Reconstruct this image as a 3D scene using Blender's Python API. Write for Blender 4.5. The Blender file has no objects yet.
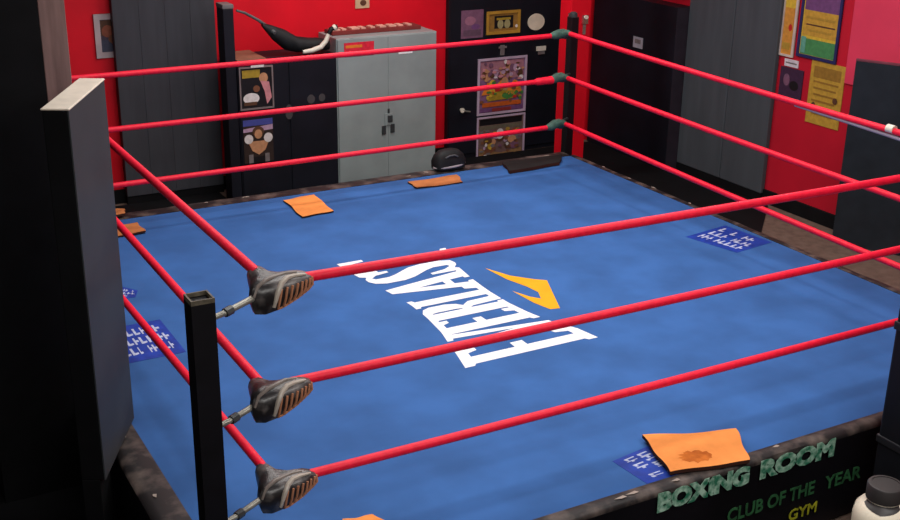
import bpy, bmesh, math, random
from mathutils import Vector, Matrix
random.seed(7)
SC = bpy.context.scene
COL = SC.collection

# ------------------------------------------------------------------ camera (solved from the square of the ring ropes)
F_PX = 1176.4453
CAM = Vector((-1.6530, -4.5690, 3.2835))
ROT = Matrix(((0.87269, -0.48802, 0.01495), (-0.15868, -0.31227, -0.93665), (0.46178, 0.81505, -0.34996)))  # rows: right, down, forward
def ray(u, v):
    return ROT.transposed() @ Vector(((u - 450) / F_PX, (v - 260) / F_PX, 1.0))
def on_y(u, v, y):
    d = ray(u, v); return CAM + d * ((y - CAM.y) / d.y)
def on_x(u, v, x):
    d = ray(u, v); return CAM + d * ((x - CAM.x) / d.x)
def on_z(u, v, z):
    d = ray(u, v); return CAM + d * ((z - CAM.z) / d.z)

cd = bpy.data.cameras.new('camera'); co = bpy.data.objects.new('camera', cd); COL.objects.link(co)
r, d, f = ROT[0].normalized(), ROT[1].normalized(), ROT[2].normalized()
m = Matrix(((r.x, -d.x, -f.x, CAM.x), (r.y, -d.y, -f.y, CAM.y), (r.z, -d.z, -f.z, CAM.z), (0, 0, 0, 1)))
co.matrix_world = m
cd.sensor_fit = 'HORIZONTAL'; cd.sensor_width = 36; cd.lens = 36 * F_PX / 900; cd.clip_start = 0.05; cd.clip_end = 100
SC.camera = co

# ------------------------------------------------------------------ materials
def lin(c):
    return tuple(((x / 255) / 12.92 if x / 255 <= 0.04045 else ((x / 255 + 0.055) / 1.055) ** 2.4) for x in c) + (1,)
MATS = {}
def mat(name, rgb, rough=0.6, spec=0.4, metal=0.0, var=0.12, scale=6.0, bump=0.0, bscale=80.0, rgb2=None, stretch=None, lo=0.35, hi=0.65, coat=0.0):
    if name in MATS: return MATS[name]
    M = bpy.data.materials.new(name); M.use_nodes = True
    nt = M.node_tree; b = nt.nodes['Principled BSDF']
    b.inputs['Roughness'].default_value = rough
    b.inputs['Specular IOR Level'].default_value = spec
    b.inputs['Metallic'].default_value = metal
    if coat: b.inputs['Coat Weight'].default_value = coat
    tc = nt.nodes.new('ShaderNodeTexCoord'); mp = nt.nodes.new('ShaderNodeMapping')
    nt.links.new(tc.outputs['Object'], mp.inputs['Vector'])
    if stretch: mp.inputs['Scale'].default_value = stretch
    n = nt.nodes.new('ShaderNodeTexNoise'); n.inputs['Scale'].default_value = scale; n.inputs['Detail'].default_value = 6
    nt.links.new(mp.outputs['Vector'], n.inputs['Vector'])
    cr = nt.nodes.new('ShaderNodeValToRGB')
    c1 = lin(rgb)
    if rgb2: c2 = lin(rgb2); c0 = c1
    else:
        c0 = tuple(x * (1 - var) for x in c1[:3]) + (1,); c2 = tuple(min(1, x * (1 + var)) for x in c1[:3]) + (1,)
    cr.color_ramp.elements[0].position = lo; cr.color_ramp.elements[1].position = hi
    cr.color_ramp.elements[0].color = c0; cr.color_ramp.elements[1].color = c2
    nt.links.new(n.outputs['Fac'], cr.inputs['Fac']); nt.links.new(cr.outputs['Color'], b.inputs['Base Color'])
    if bump:
        n2 = nt.nodes.new('ShaderNodeTexNoise'); n2.inputs['Scale'].default_value = bscale; n2.inputs['Detail'].default_value = 3
        nt.links.new(tc.outputs['Object'], n2.inputs['Vector'])
        bp = nt.nodes.new('ShaderNodeBump'); bp.inputs['Strength'].default_value = bump; bp.inputs['Distance'].default_value = 0.01
        nt.links.new(n2.outputs['Fac'], bp.inputs['Height']); nt.links.new(bp.outputs['Normal'], b.inputs['Normal'])
    MATS[name] = M
    return M
RED_HAZE = mat('hazed red wall paint', (192, 24, 46), 0.55, 0.3, var=0.08, scale=1.5)  # right wall: haze mixed into the red
RED = mat('red wall paint', (224, 10, 34), 0.55, 0.3, var=0.10, scale=1.5)
BLUE = mat('blue canvas', (55, 100, 163), 0.8, 0.2, var=0.14, scale=2.2, bump=0.15, bscale=6)
WHITE = mat('white canvas print', (244, 244, 246), 0.7, 0.2, var=0.03)
GOLD = mat('orange yellow canvas print', (244, 170, 26), 0.7, 0.2, var=0.05)
NAVY = mat('dark blue print', (22, 60, 160), 0.6, 0.3, var=0.2, scale=14)
ROPE = mat('red rope sleeve', (242, 22, 56), 0.5, 0.35, var=0.08, scale=30)
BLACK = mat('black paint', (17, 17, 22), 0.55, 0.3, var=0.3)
POSTB = mat('black post enamel', (12, 10, 16), 0.5, 0.35, var=0.3, scale=10)
POSTIN = mat('worn steel edge', (96, 88, 74), 0.55, 0.4, var=0.35, scale=30)
DEEP = mat('deep black', (9, 9, 12), 0.8, 0.2, var=0.3)
BLACKC = mat('blue black laminate', (17, 19, 29), 0.55, 0.3, var=0.25, scale=3)
SLATE = mat('dark grey vinyl', (62, 63, 69), 0.6, 0.3, var=0.10, scale=2.5, stretch=(5, 5, 0.5))
SLATE2 = mat('mid grey vinyl', (74, 79, 85), 0.6, 0.3, var=0.1, scale=2, stretch=(4, 4, 0.5))
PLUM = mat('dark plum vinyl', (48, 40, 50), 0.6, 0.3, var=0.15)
SLABG = mat('charcoal panel', (58, 61, 64), 0.6, 0.3, var=0.08, scale=3)
CREAM = mat('cream board', (226, 214, 196), 0.5, 0.4, var=0.10, scale=9)
STEEL = mat('grey enamelled steel', (144, 155, 155), 0.42, 0.4, var=0.08, scale=3)
STEELD = mat('dark grey steel', (54, 58, 60), 0.4, 0.5, var=0.15)
CHROME = mat('chrome', (190, 190, 188), 0.25, 0.5, metal=0.9, var=0.1, scale=20)
CARPET = mat('brown carpet', (112, 94, 84), 0.9, 0.1, var=0.16, scale=12, bump=0.4, bscale=200)
CAP = mat('scuffed brown black vinyl', (34, 30, 31), 0.5, 0.4, rgb2=(116, 102, 95), scale=7, lo=0.46, hi=0.76)
SKIRT = mat('black skirt vinyl', (12, 10, 15), 0.45, 0.3, var=0.3, scale=3)
GREEN = mat('green skirt print', (46, 112, 86), 0.55, 0.3, rgb2=(170, 205, 184), scale=22, lo=0.4, hi=0.65)
GREEN2 = mat('dark green skirt print', (44, 90, 56), 0.55, 0.3, var=0.35, scale=20)
YELL = mat('yellow skirt print', (150, 150, 34), 0.55, 0.3, var=0.3, scale=20)
ORANGE = mat('orange towelling', (244, 152, 80), 0.85, 0.15, var=0.06, scale=10, bump=0.3, bscale=150)
ORANGED = mat('dull orange towelling', (190, 118, 70), 0.85, 0.15, var=0.1, scale=10, bump=0.3, bscale=150)
STAIN = mat('brown stain', (176, 88, 34), 0.85, 0.15, rgb2=(224, 126, 52), scale=14)
HEM = mat('dark hem', (60, 32, 24), 0.8, 0.2)
LEATHER = mat('black leather with sheen', (34, 31, 32), 0.36, 0.6, rgb2=(104, 98, 96), scale=13, lo=0.46, hi=0.70, bump=0.3, bscale=24)  # paler mottle puts the leather's sheen highlights into the colour
LACE = mat('tan lace', (176, 120, 90), 0.7, 0.2, var=0.2)
ALLOY = mat('dull metal', (150, 148, 138), 0.4, 0.5, metal=0.5, var=0.2, scale=20)
SAGE = mat('grey green tape', (64, 94, 84), 0.65, 0.3, var=0.3, scale=18)
GREYC = mat('grey cable', (150, 140, 158), 0.6, 0.3)
WOODG = mat('grey brown worn wood', (128, 102, 98), 0.7, 0.2, var=0.22, scale=3, stretch=(6, 6, 0.6))
TAN = mat('tan wood', (140, 98, 78), 0.6, 0.3, var=0.15)
PALE = mat('off white plastic', (226, 220, 204), 0.45, 0.4, var=0.04)
TUBW = mat('cream plastic tub', (250, 238, 216), 0.35, 0.5, var=0.03)
LID = mat('black lid', (52, 48, 48), 0.45, 0.4)
def flat(name, rgb): return mat(name, rgb, 0.5, 0.35, var=0.12, scale=25)

# ------------------------------------------------------------------ mesh helpers
class MB:
    def __init__(s): s.v = []; s.f = []; s.m = []; s.mats = []
    def mi(s, m):
        if m not in s.mats: s.mats.append(m)
        return s.mats.index(m)
    def add(s, vs, fs, m):
        b = len(s.v); s.v += [Vector(v) for v in vs]; k = s.mi(m)
        for f in fs: s.f.append([b + i for i in f]); s.m.append(k)
    def box(s, a, b, m, bev=0.0, seg=2, xf=None):
        a = Vector(a); b = Vector(b)
        bm = bmesh.new(); bmesh.ops.create_cube(bm, size=1)
        for v in bm.verts:
            v.co = Vector(((a.x + b.x) / 2 + v.co.x * (b.x - a.x), (a.y + b.y) / 2 + v.co.y * (b.y - a.y), (a.z + b.z) / 2 + v.co.z * (b.z - a.z)))
        if bev: bmesh.ops.bevel(bm, geom=bm.edges[:], offset=bev, segments=seg, affect='EDGES', profile=0.5)
        bm.verts.index_update()
        vs = [v.co.copy() for v in bm.verts]
        if xf: vs = [xf @ v for v in vs]
        s.add(vs, [[v.index for v in f.verts] for f in bm.faces], m); bm.free()
    def tube(s, pts, rad, m, n=12, cap=True):
        pts = [Vector(p) for p in pts]
        rads = rad if isinstance(rad, (list, tuple)) else [rad] * len(pts)
        vs = []; fs = []; prev = None
        for i, p in enumerate(pts):
            t = (pts[min(i + 1, len(pts) - 1)] - pts[max(i - 1, 0)]).normalized()
            up = prev if prev is not None else (Vector((0, 0, 1)) if abs(t.z) < 0.9 else Vector((1, 0, 0)))
            x = (up - t * up.dot(t)).normalized(); y = t.cross(x); prev = x
            for k in range(n):
                a = 2 * math.pi * k / n; vs.append(p + (x * math.cos(a) + y * math.sin(a)) * rads[i])
        for i in range(len(pts) - 1):
            for k in range(n):
                fs.append([i * n + k, i * n + (k + 1) % n, (i + 1) * n + (k + 1) % n, (i + 1) * n + k])
        if cap: fs.append(list(range(n))[::-1]); fs.append([(len(pts) - 1) * n + k for k in range(n)])
        s.add(vs, fs, m)
    def lathe(s, prof, c, m, n=32):
        vs = []; fs = []; c = Vector(c)
        for (r, z) in prof:
            for k in range(n):
                a = 2 * math.pi * k / n; vs.append(c + Vector((r * math.cos(a), r * math.sin(a), z)))
        for i in range(len(prof) - 1):
            for k in range(n): fs.append([i * n + k, i * n + (k + 1) % n, (i + 1) * n + (k + 1) % n, (i + 1) * n + k])
        fs.append(list(range(n))[::-1]); fs.append([(len(prof) - 1) * n + k for k in range(n)])
        s.add(vs, fs, m)
    def loft(s, rings, m):
        n = len(rings[0]); vs = [p for r_ in rings for p in r_]; fs = []
        for i in range(len(rings) - 1):
            for k in range(n): fs.append([i * n + k, i * n + (k + 1) % n, (i + 1) * n + (k + 1) % n, (i + 1) * n + k])
        fs.append(list(range(n))[::-1]); fs.append([(len(rings) - 1) * n + k for k in range(n)])
        s.add(vs, fs, m)
    def poly(s, pts, h, m, nrm=(0, 0, 1)):           # thin solid from a planar outline
        nrm = Vector(nrm) * h; n = len(pts)
        vs = [Vector(p) for p in pts] + [Vector(p) + nrm for p in pts]
        fs = [list(range(n))[::-1], list(range(n, 2 * n))] + [[k, (k + 1) % n, n + (k + 1) % n, n + k] for k in range(n)]
        s.add(vs, fs, m)
    def build(s, name, parent=None, smooth=False, origin=None):
        me = bpy.data.meshes.new(name)
        o = bpy.data.objects.new(name, me)
        if origin is not None: o.location = origin
        off = Vector((0, 0, 0))
        if parent is not None:
            q = parent
            while q is not None: off += q.location; q = q.parent
        if origin is not None: off = Vector(origin)
        me.from_pydata([v - off for v in s.v], [], s.f)
        for m_ in s.mats: me.materials.append(m_)
        for p, k in zip(me.polygons, s.m): p.material_index = k; p.use_smooth = smooth
        bm = bmesh.new(); bm.from_mesh(me); bmesh.ops.recalc_face_normals(bm, faces=bm.faces[:]); bm.to_mesh(me); bm.free()
        if smooth: me.set_sharp_from_angle(angle=math.radians(40))
        COL.objects.link(o)
        if parent is not None: o.parent = parent
        return o
def tag(o, label, cat, group=None):
    o['label'] = label; o['category'] = cat
    if group: o['group'] = group
    return o
def thing(name, loc, label, cat, group=None):
    o = bpy.data.objects.new(name, None); o.location = loc; o.empty_display_size = 0.1; COL.objects.link(o)
    return tag(o, label, cat, group)
def structure(o): o['kind'] = 'structure'; return o
def sbox(name, a, b, m, bev=0.0):
    q = MB(); q.box(a, b, m, bev); return structure(q.build(name))

# ------------------------------------------------------------------ setting
FZ = -0.6
sbox('floor', (-4.6, -6.6, FZ - 0.1), (7.6, 8.3, FZ), CARPET)
sbox('ceiling', (-4.6, -6.6, 3.9), (7.6, 8.3, 4.0), mat('white ceiling paint', (214, 212, 208), 0.8, 0.2, var=0.03))
sbox('wall_back', (-4.6, 7.6, FZ), (7.6, 7.75, 3.9), RED)
sbox('wall_right', (7.45, -6.6, FZ), (7.6, 7.6, 3.9), RED_HAZE)
sbox('wall_front', (-4.6, -6.6, FZ), (7.45, -6.45, 3.9), mat('grey plaster', (120, 116, 112), 0.8, 0.2, var=0.04))
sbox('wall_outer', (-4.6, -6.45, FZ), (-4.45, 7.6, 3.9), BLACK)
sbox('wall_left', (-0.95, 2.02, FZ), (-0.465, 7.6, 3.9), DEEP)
sbox('baseboard_right', (7.42, -6.45, FZ), (7.45, 4.70, FZ + 0.15), DEEP, 0.004)
sbox('baseboard_back', (0.4, 7.57, FZ), (6.6, 7.6, FZ + 0.15), DEEP, 0.004)
q = MB(); q.box((-0.462, 2.03, 0.035), (-0.322, 2.10, 3.88), WOODG, 0.004); structure(q.build('trim_1'))
# red painted pilaster in the far corner
sbox('trim_2', (5.79, 5.99, FZ), (6.05, 6.20, 3.9), RED, 0.004)
# flat black sheets over the brown floor round three sides of the ring
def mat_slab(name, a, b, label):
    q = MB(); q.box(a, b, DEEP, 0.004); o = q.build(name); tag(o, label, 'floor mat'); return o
def floor_poly(pts, label):
    q = MB(); q.poly([(x, y, FZ + .001) for x, y in pts], .011, DEEP); o = q.build('black_floor_sheet', None); tag(o, label, 'floor mat')
floor_poly([(-0.44, 5.46), (5.37, 5.46), (5.37, 5.58), (5.78, 5.58), (5.78, 6.21), (6.06, 6.21), (6.06, 7.48), (4.735, 7.48), (4.735, 7.04), (2.23, 7.04), (2.23, 7.47), (-0.44, 7.47)], 'deep black sheet on the floor behind the back edge of the ring')
floor_poly([(-4.4, -6.4), (-0.465, -6.4), (-0.465, 2.018), (-0.952, 2.018), (-0.952, 7.5), (-4.4, 7.5)], 'deep black sheet on the floor at the far left beside the ring')
mat_slab('black_floor_sheet', (-0.455, -6.4, FZ + 0.001), (7.0, -0.55, FZ + 0.012), 'deep black matting on the floor below the lettered skirt')
floor_poly([(5.52, 2.66), (6.597, 3.65), (7.37, 4.36), (7.37, 5.93), (7.22, 5.93), (7.22, 7.47), (6.07, 7.47), (6.07, 5.90), (5.52, 5.90), (5.52, 5.57)], 'deep black sheet on the brown floor below the grey wall pad')
# ------------------------------------------------------------------ the ring: platform, canvas, apron
X0, X1, Y0, Y1 = -0.274, 5.331, -0.366, 5.237
plat = thing('ring_platform', (2.5, 2.4, FZ), 'raised square boxing ring platform hidden under the blue canvas', 'platform')
q = MB(); q.box((X0, Y0, -0.14), (X1, Y1, -0.03), BLACK, 0.01); q.build('deck', plat)
for i, x in enumerate((0.2, 1.85, 3.5, 4.9)):
    q = MB()
    q.box((x - 0.06, Y0 + 0.05, -0.26), (x + 0.06, Y1 - 0.05, -0.14), STEELD, 0.01)
    q.build('beam', plat)
    for y in (0.0, 2.4, 4.9):
        q = MB(); q.box((x - 0.05, y - 0.05, FZ), (x + 0.05, y + 0.05, -0.26), STEELD, 0.01); q.build('leg', plat)

canvas = thing('ring_canvas', (2.5, 2.4, 0), 'mottled blue ring canvas with white and orange printed logo', 'canvas')
q = MB()
N = 60
vs = []; fs = []
for j in range(N + 1):
    for i in range(N + 1):
        x = X0 + (X1 - X0) * i / N; y = Y0 + (Y1 - Y0) * j / N
        vs.append((x, y, 0))
for j in range(N):
    for i in range(N): fs.append([j * (N + 1) + i, j * (N + 1) + i + 1, (j + 1) * (N + 1) + i + 1, (j + 1) * (N + 1) + i])
q.add(vs, fs, BLUE)
q.box((X0, Y0, -0.03), (X1, Y1, -0.002), BLUE)
sheet = q.build('sheet', canvas)

# letters: unit outlines, s along the reading direction 0..1, t from letter top 0 to foot 1; holes by bridging
def interp(tab, s):
    for (a, va), (b, vb) in zip(tab, tab[1:]):
        if s <= b: return va + (vb - va) * (s - a) / (b - a)
    return tab[-1][1]
TOP = [(1.30, 1.80), (1.5, 1.85), (1.66, 1.885), (1.87, 1.935), (2.15, 1.968), (2.4, 1.972), (2.65, 1.945), (2.9, 1.90), (3.15, 1.855), (3.4, 1.835)]
FOOT = [(1.30, 2.845), (1.53, 2.80), (1.60, 2.735), (1.88, 2.66), (2.1, 2.625), (2.35, 2.615), (2.6, 2.625), (2.9, 2.66), (3.1, 2.705), (3.2, 2.74), (3.4, 2.80)]
LET = {
 'E': [[(0,0),(.95,0),(.95,.16),(.80,.16),(.72,.085),(.50,.085),(.50,.43),(.78,.43),(.78,.53),(.50,.53),(.50,.915),(.72,.915),(.80,.82),(.97,.82),(.97,1),(0,1),(0,.93),(.1,.915),(.1,.085),(0,.07)]],
 'V': [[(-.06,0),(.50,0),(.50,.055),(.42,.065),(.62,.66),(.76,.065),(.66,.055),(.66,0),(1.04,0),(1.04,.055),(.98,.065),(.64,1),(.46,1),(.04,.065),(-.06,.055)]],
 'R': [[(0,0),(.62,0),(.84,.05),(.93,.14),(.93,.34),(.84,.46),(.68,.52),(.86,.62),(.90,.915),(1.02,.93),(1.02,1),(.62,1),(.56,.62),(.47,.56),(.47,.915),(.55,.93),(.55,1),(0,1),(0,.93),(.08,.915),(.08,.085),(0,.07)],
       'HOLE', [(.47,.09),(.52,.10),(.55,.16),(.55,.40),(.52,.46),(.47,.47)]],
 'L': [[(0,0),(.62,0),(.62,.06),(.50,.075),(.50,.915),(.70,.915),(.80,.78),(.97,.78),(.97,1),(0,1),(0,.93),(.1,.915),(.1,.075),(0,.06)]],
 'A': [[(.40,0),(.66,0),(.98,.93),(1.06,.94),(1.06,1),(.56,1),(.56,.94),(.64,.93),(.60,.76),(.34,.76),(.29,.93),(.37,.94),(.37,1),(-.04,1),(-.04,.94),(.04,.93)],
       'HOLE', [(.38,.66),(.57,.66),(.475,.33)]],
 'S': [[(.80,.0),(.92,0),(.92,.30),(.80,.30),(.72,.15),(.56,.08),(.46,.10),(.46,.24),(.56,.33),(.88,.52),(.97,.66),(.97,.86),(.86,.97),(.66,1),(.50,1),(.30,.955),(.22,1),(.08,1),(.08,.66),(.20,.66),(.30,.84),(.46,.92),(.57,.90),(.58,.75),(.48,.66),(.18,.48),(.06,.34),(.06,.13),(.18,.03),(.36,0),(.55,.01),(.70,.05)]],
 'T': [[(0,0),(1,0),(1,.22),(.88,.22),(.80,.085),(.70,.075),(.70,.93),(.82,.945),(.82,1),(.18,1),(.18,.945),(.30,.93),(.30,.075),(.20,.085),(.12,.22),(0,.22)]],
}
def seg(pts, step=0.12):
    out = []
    for a, b in zip(pts, pts[1:] + pts[:1]):
        n = max(1, int(max(abs(b[0] - a[0]) * 0.5, abs(b[1] - a[1])) / step))
        for k in range(n): out.append((a[0] + (b[0] - a[0]) * k / n, a[1] + (b[1] - a[1]) * k / n))
    return out
def filled(name, loops, m, z, parent, h=0.0012):
    cu = bpy.data.curves.new(name, 'CURVE'); cu.dimensions = '2D'; cu.fill_mode = 'FRONT'
    for lp in loops:
        sp = cu.splines.new('POLY'); sp.points.add(len(lp) - 1); sp.use_cyclic_u = True
        for p, (x, y) in zip(sp.points, lp): p.co = (x, y, 0, 1)
    ob = bpy.data.objects.new(name, cu); COL.objects.link(ob)
    me = bpy.data.meshes.new_from_object(ob.evaluated_get(bpy.context.evaluated_depsgraph_get()))
    bpy.data.objects.remove(ob); bpy.data.curves.remove(cu)
    bm = bmesh.new(); bm.from_mesh(me)
    for fc in bm.faces:
        if fc.normal.z < 0: fc.normal_flip()
    ex = bmesh.ops.extrude_face_region(bm, geom=bm.faces[:])
    for v in [g for g in ex['geom'] if isinstance(g, bmesh.types.BMVert)]: v.co.z += h
    bmesh.ops.recalc_face_normals(bm, faces=bm.faces[:])
    off = Vector((0, 0, 0)); p_ = parent
    while p_ is not None: off += p_.location; p_ = p_.parent
    for v in bm.verts: v.co = v.co + Vector((0, 0, z)) - off
    bm.to_mesh(me); bm.free()
    me.materials.clear(); me.materials.append(m)
    o = bpy.data.objects.new(name, me); COL.objects.link(o); o.parent = parent
    return o
cells = [('E', 1.315, 1.555), ('V', 1.535, 1.80), ('E', 1.79, 2.03), ('R', 2.035, 2.30), ('L', 2.31, 2.53), ('A', 2.51, 2.83), ('S', 2.84, 3.10), ('T', 3.09, 3.385)]
for ci, (ch, s0, s1) in enumerate(cells):
    s0 -= 0.008; s1 += 0.008
    loops = []
    for part in LET[ch]:
        if part == 'HOLE': continue
        lp = []
        for (a, t) in seg(part):
            s = s0 + (s1 - s0) * a
            tx, fx = interp(TOP, s), interp(FOOT, s)
            lp.append((tx + (fx - tx) * t, s))
        loops.append(lp)
    o = filled('printed_letter', loops, WHITE, 0.0005 + 0.0002 * ci, sheet)
EMB = [(2.836, 2.789), (2.925, 2.565), (3.05, 2.415), (3.124, 2.354), (2.902, 1.850), (2.829, 1.868), (2.790, 2.02), (2.772, 2.285), (2.828, 2.134), (2.880, 2.066), (2.932, 2.181), (2.918, 2.309), (2.862, 2.509)]
e = filled('printed_emblem', [EMB], GOLD, 0.0005, sheet); e['label'] = 'orange yellow peaked emblem beside the white letters'

# dark blue sponsor patches with broken white writing
PRN = mat('faded white print', (186, 194, 222), 0.7, 0.2, var=0.15, scale=30)
def patch(quad, label, dens=1.0, seed=1):
    rnd = random.Random(seed)
    q = MB(); q.poly([(x, y, 0.0006) for x, y in quad], 0.0012, NAVY); o = q.build('printed_patch', sheet); o['label'] = label
    q = MB()
    A, B, C, D = [Vector(p) for p in quad]
    def P(s, t): v = (A * (1 - s) + B * s) * (1 - t) + (D * (1 - s) + C * s) * t; return (v.x, v.y, 0.0019)
    for row in range(3):
        t0 = 0.16 + row * 0.26; s = 0.10
        while s < 0.86:
            w = rnd.uniform(0.03, 0.07)
            if rnd.random() < 0.85 * dens:
                k = rnd.random()
                q.poly([P(s, t0), P(s + w * .6, t0), P(s + w * .6, t0 + .19), P(s, t0 + .19)], 0.001, PRN)
                if k < 0.5: q.poly([P(s + w * .6, t0 + .07), P(s + w * 1.5, t0 + .07), P(s + w * 1.5, t0 + .12), P(s + w * .6, t0 + .12)], 0.001, PRN)
                else: q.poly([P(s + w * .6, t0), P(s + w * 1.5, t0 + .02), P(s + w * 1.5, t0 + .06), P(s + w * .6, t0 + .05)], 0.001, PRN)
            s += w * 1.9
    q.build('white_lettering', o)
patch([(4.74, 2.66), (4.86, 2.16), (5.30, 2.22), (5.25, 2.74)], 'dark blue patch with broken white writing at the right edge', 1.0, 3)
patch([(-0.10, 2.36), (0.30, 2.36), (0.30, 2.96), (-0.10, 2.96)], 'dark blue patch with white writing behind the near post', 1.0, 5)
patch([(-0.02, 3.46), (0.26, 3.44), (0.31, 3.56), (0.16, 3.78)], 'small dark blue patch with white writing at the left edge', 1.0, 8)
patch([(1.933, -0.084), (1.955, -0.360), (2.40, -0.36), (2.30, -0.03)], 'dark blue patch with white writing under the orange towel', 0.8, 12)

# apron: scuffed edge caps and black skirts
apron = thing('ring_apron', (2.5, 2.4, FZ), 'black vinyl ring skirt with scuffed edge band and green lettering', 'ring skirt')
CW = dict(front=0.085, right=0.08, back=0.20, left=0.17)
def cap_strip(p0, p1, out, w, name='edge_band'):
    p0 = Vector(p0); p1 = Vector(p1); out = Vector(out); n = 40; q = MB(); rings = []
    prof = [(0.0, -0.028), (0.0, 0.004), (w * 0.3, 0.009), (w * 0.7, 0.006), (w * 0.92, -0.004), (w, -0.02), (w, -0.03)]
    rnd = random.Random(int(w * 1000))
    for i in range(n + 1):
        b = p0.lerp(p1, i / n); k = rnd.uniform(-0.003, 0.003)
        rings.append([b + out * a + Vector((0, 0, h + (k if 0 < a < w and h > -0.01 else 0))) for a, h in prof])
    q.loft(rings, CAP)
    for t in range(7):                                  # torn pale tape scraps with a shape of their own
        s = rnd.uniform(0.03, 0.97); b = p0.lerp(p1, s); dr = (p1 - p0).normalized(); a = w * rnd.uniform(0.25, 0.6)
        c = b + out * a + Vector((0, 0, 0.0115)); L_ = rnd.uniform(0.02, 0.05)
        q.poly([c - dr * L_, c + out * 0.012, c + dr * L_ * .8 + out * 0.008, c + dr * L_ * .5 - out * 0.01], 0.001, mat('pale torn tape', (170, 156, 146), .7, .2))
    return q.build(name, apron, smooth=True)
cap_strip((-0.24, Y0 - 0.001, 0), (X1, Y0 - 0.001, 0), (0, -1, 0), CW['front'])
cap_strip((X1 + 0.001, Y0, 0), (X1 + 0.001, Y1, 0), (1, 0, 0), CW['right'])
cap_strip((X0, Y1 + 0.001, 0), (X1, Y1 + 0.001, 0), (0, 1, 0), CW['back'])
cap_strip((X0 - 0.001, -0.02, 0), (X0 - 0.001, Y1, 0), (-1, 0, 0), CW['left'])
def skirt(p0, p1, out):
    p0 = Vector(p0); p1 = Vector(p1); out = Vector(out); n = 60; vs = []; fs = []
    for i in range(n + 1):
        b = p0.lerp(p1, i / n)
        for j in range(5):
            z = -0.03 - 0.55 * j / 4; w = 0.006 * math.sin(i * 0.9) * j / 4
            vs.append(b + out * (w + 0.0) + Vector((0, 0, z)))
    for i in range(n):
        for j in range(4): fs.append([i * 5 + j, i * 5 + j + 1, (i + 1) * 5 + j + 1, (i + 1) * 5 + j])
    q = MB(); q.add(vs, fs, SKIRT)
    q2 = [v - out * 0.004 for v in q.v]; b = len(q.v); q.v += q2
    for fc in list(q.f): q.f.append([b + k for k in fc[::-1]]); q.m.append(0)
    return q.build('skirt', apron, smooth=True)
yf = Y0 - CW['front'] - 0.002
sk = skirt((-0.24, yf, 0), (X1, yf, 0), (0, -1, 0))
skirt((X1 + CW['right'], Y0, 0), (X1 + CW['right'], Y1, 0), (1, 0, 0))
skirt((X0, Y1 + CW['back'], 0), (X1, Y1 + CW['back'], 0), (0, 1, 0))
skirt((X0 - CW['left'], -0.02, 0), (X0 - CW['left'], Y1, 0), (-1, 0, 0))
def text_mesh(name, body, size, mtx, m, parent, width=None, bold=0.0, ext=0.001):
    cu = bpy.data.curves.new(name, 'FONT'); cu.body = body; cu.size = size; cu.extrude = ext; cu.offset = bold; cu.resolution_u = 3
    ob = bpy.data.objects.new(name, cu); COL.objects.link(ob)
    dg = bpy.context.evaluated_depsgraph_get(); dg.update()
    me = bpy.data.meshes.new_from_object(ob.evaluated_get(dg)); bpy.data.objects.remove(ob); bpy.data.curves.remove(cu)
    xs = [v.co.x for v in me.vertices]
    k = width / (max(xs) - min(xs)) if width else 1.0; x0 = min(xs)
    off = Vector((0, 0, 0)); p_ = parent
    while p_ is not None: off += p_.location; p_ = p_.parent
    for v in me.vertices:
        c = Vector(((v.co.x - x0) * k, v.co.y, v.co.z)); v.co = (mtx @ c) - off
    me.materials.clear(); me.materials.append(m)
    o = bpy.data.objects.new(name, me); COL.objects.link(o); o.parent = parent
    return o
def front_mtx(x, z, y): return Matrix(((1, 0, 0, x), (0, 0, -1, y), (0, 1, 0, z), (0, 0, 0, 1)))
def add_line(body, x, z, size, w, m, bold, lab):
    o = text_mesh('lettering', body, size, front_mtx(x, z, yf - 0.0105), m, sk, w, bold); o['label'] = lab
add_line('BOXING', 1.95, -0.112, 0.145, 0.64, GREEN, 0.010, 'large green first word of the skirt lettering')
add_line('ROOM', 2.67, -0.112, 0.145, 0.57, GREEN, 0.010, 'large green second word of the skirt lettering')
add_line('CLUB OF THE', 2.46, -0.335, 0.12, 0.66, GREEN2, 0.003, 'smaller dark green line of the skirt lettering')
add_line('YEAR', 3.20, -0.335, 0.12, 0.30, GREEN2, 0.003, 'smaller dark green last word of the skirt lettering')
add_line('GYM', 2.94, -0.470, 0.10, 0.22, YELL, 0.002, 'yellow bottom line of the skirt lettering')

# ------------------------------------------------------------------ posts, ropes, turnbuckles
H = [1.349, 0.862, 0.365]
def hollow_post(cx, cy, w, top, label):
    t = thing('corner_post', (cx, cy, FZ), label, 'ring post', 'corner posts of the ring')
    h = w / 2; q = MB(); i = h - 0.008
    o_ = [(-h, -h), (h, -h), (h, h), (-h, h)]; n_ = [(-i, -i), (i, -i), (i, i), (-i, i)]
    q.loft([[Vector((cx + a, cy + b, z)) for a, b in o_] for z in (FZ, top - 0.02)], POSTB)
    q.build('tube', t)
    q = MB(); vs = [(cx + a, cy + b, z) for z in (top - 0.02, top) for a, b in o_] + [(cx + a, cy + b, z) for z in (top - 0.018, top) for a, b in n_]
    fs = []
    for k in range(4):
        l = (k + 1) % 4
        fs += [[k, l, 4 + l, 4 + k], [4 + k, 4 + l, 12 + l, 12 + k], [8 + k, 12 + k, 12 + l, 8 + l], [k, 8 + k, 8 + l, l]]
    q.add(vs, fs, POSTIN); rim = q.build('rim', t); rim['label'] = 'worn bare steel rim of the open tube'
    q = MB(); q.box((cx - w * .9, cy - w * .9, FZ), (cx + w * .9, cy + w * .9, FZ + 0.015), POSTB, 0.003); q.build('foot_plate', t)
    return t
hollow_post(-0.3345, -0.140, 0.102, 1.425, 'black square post at the near corner, open at the top')
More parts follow.
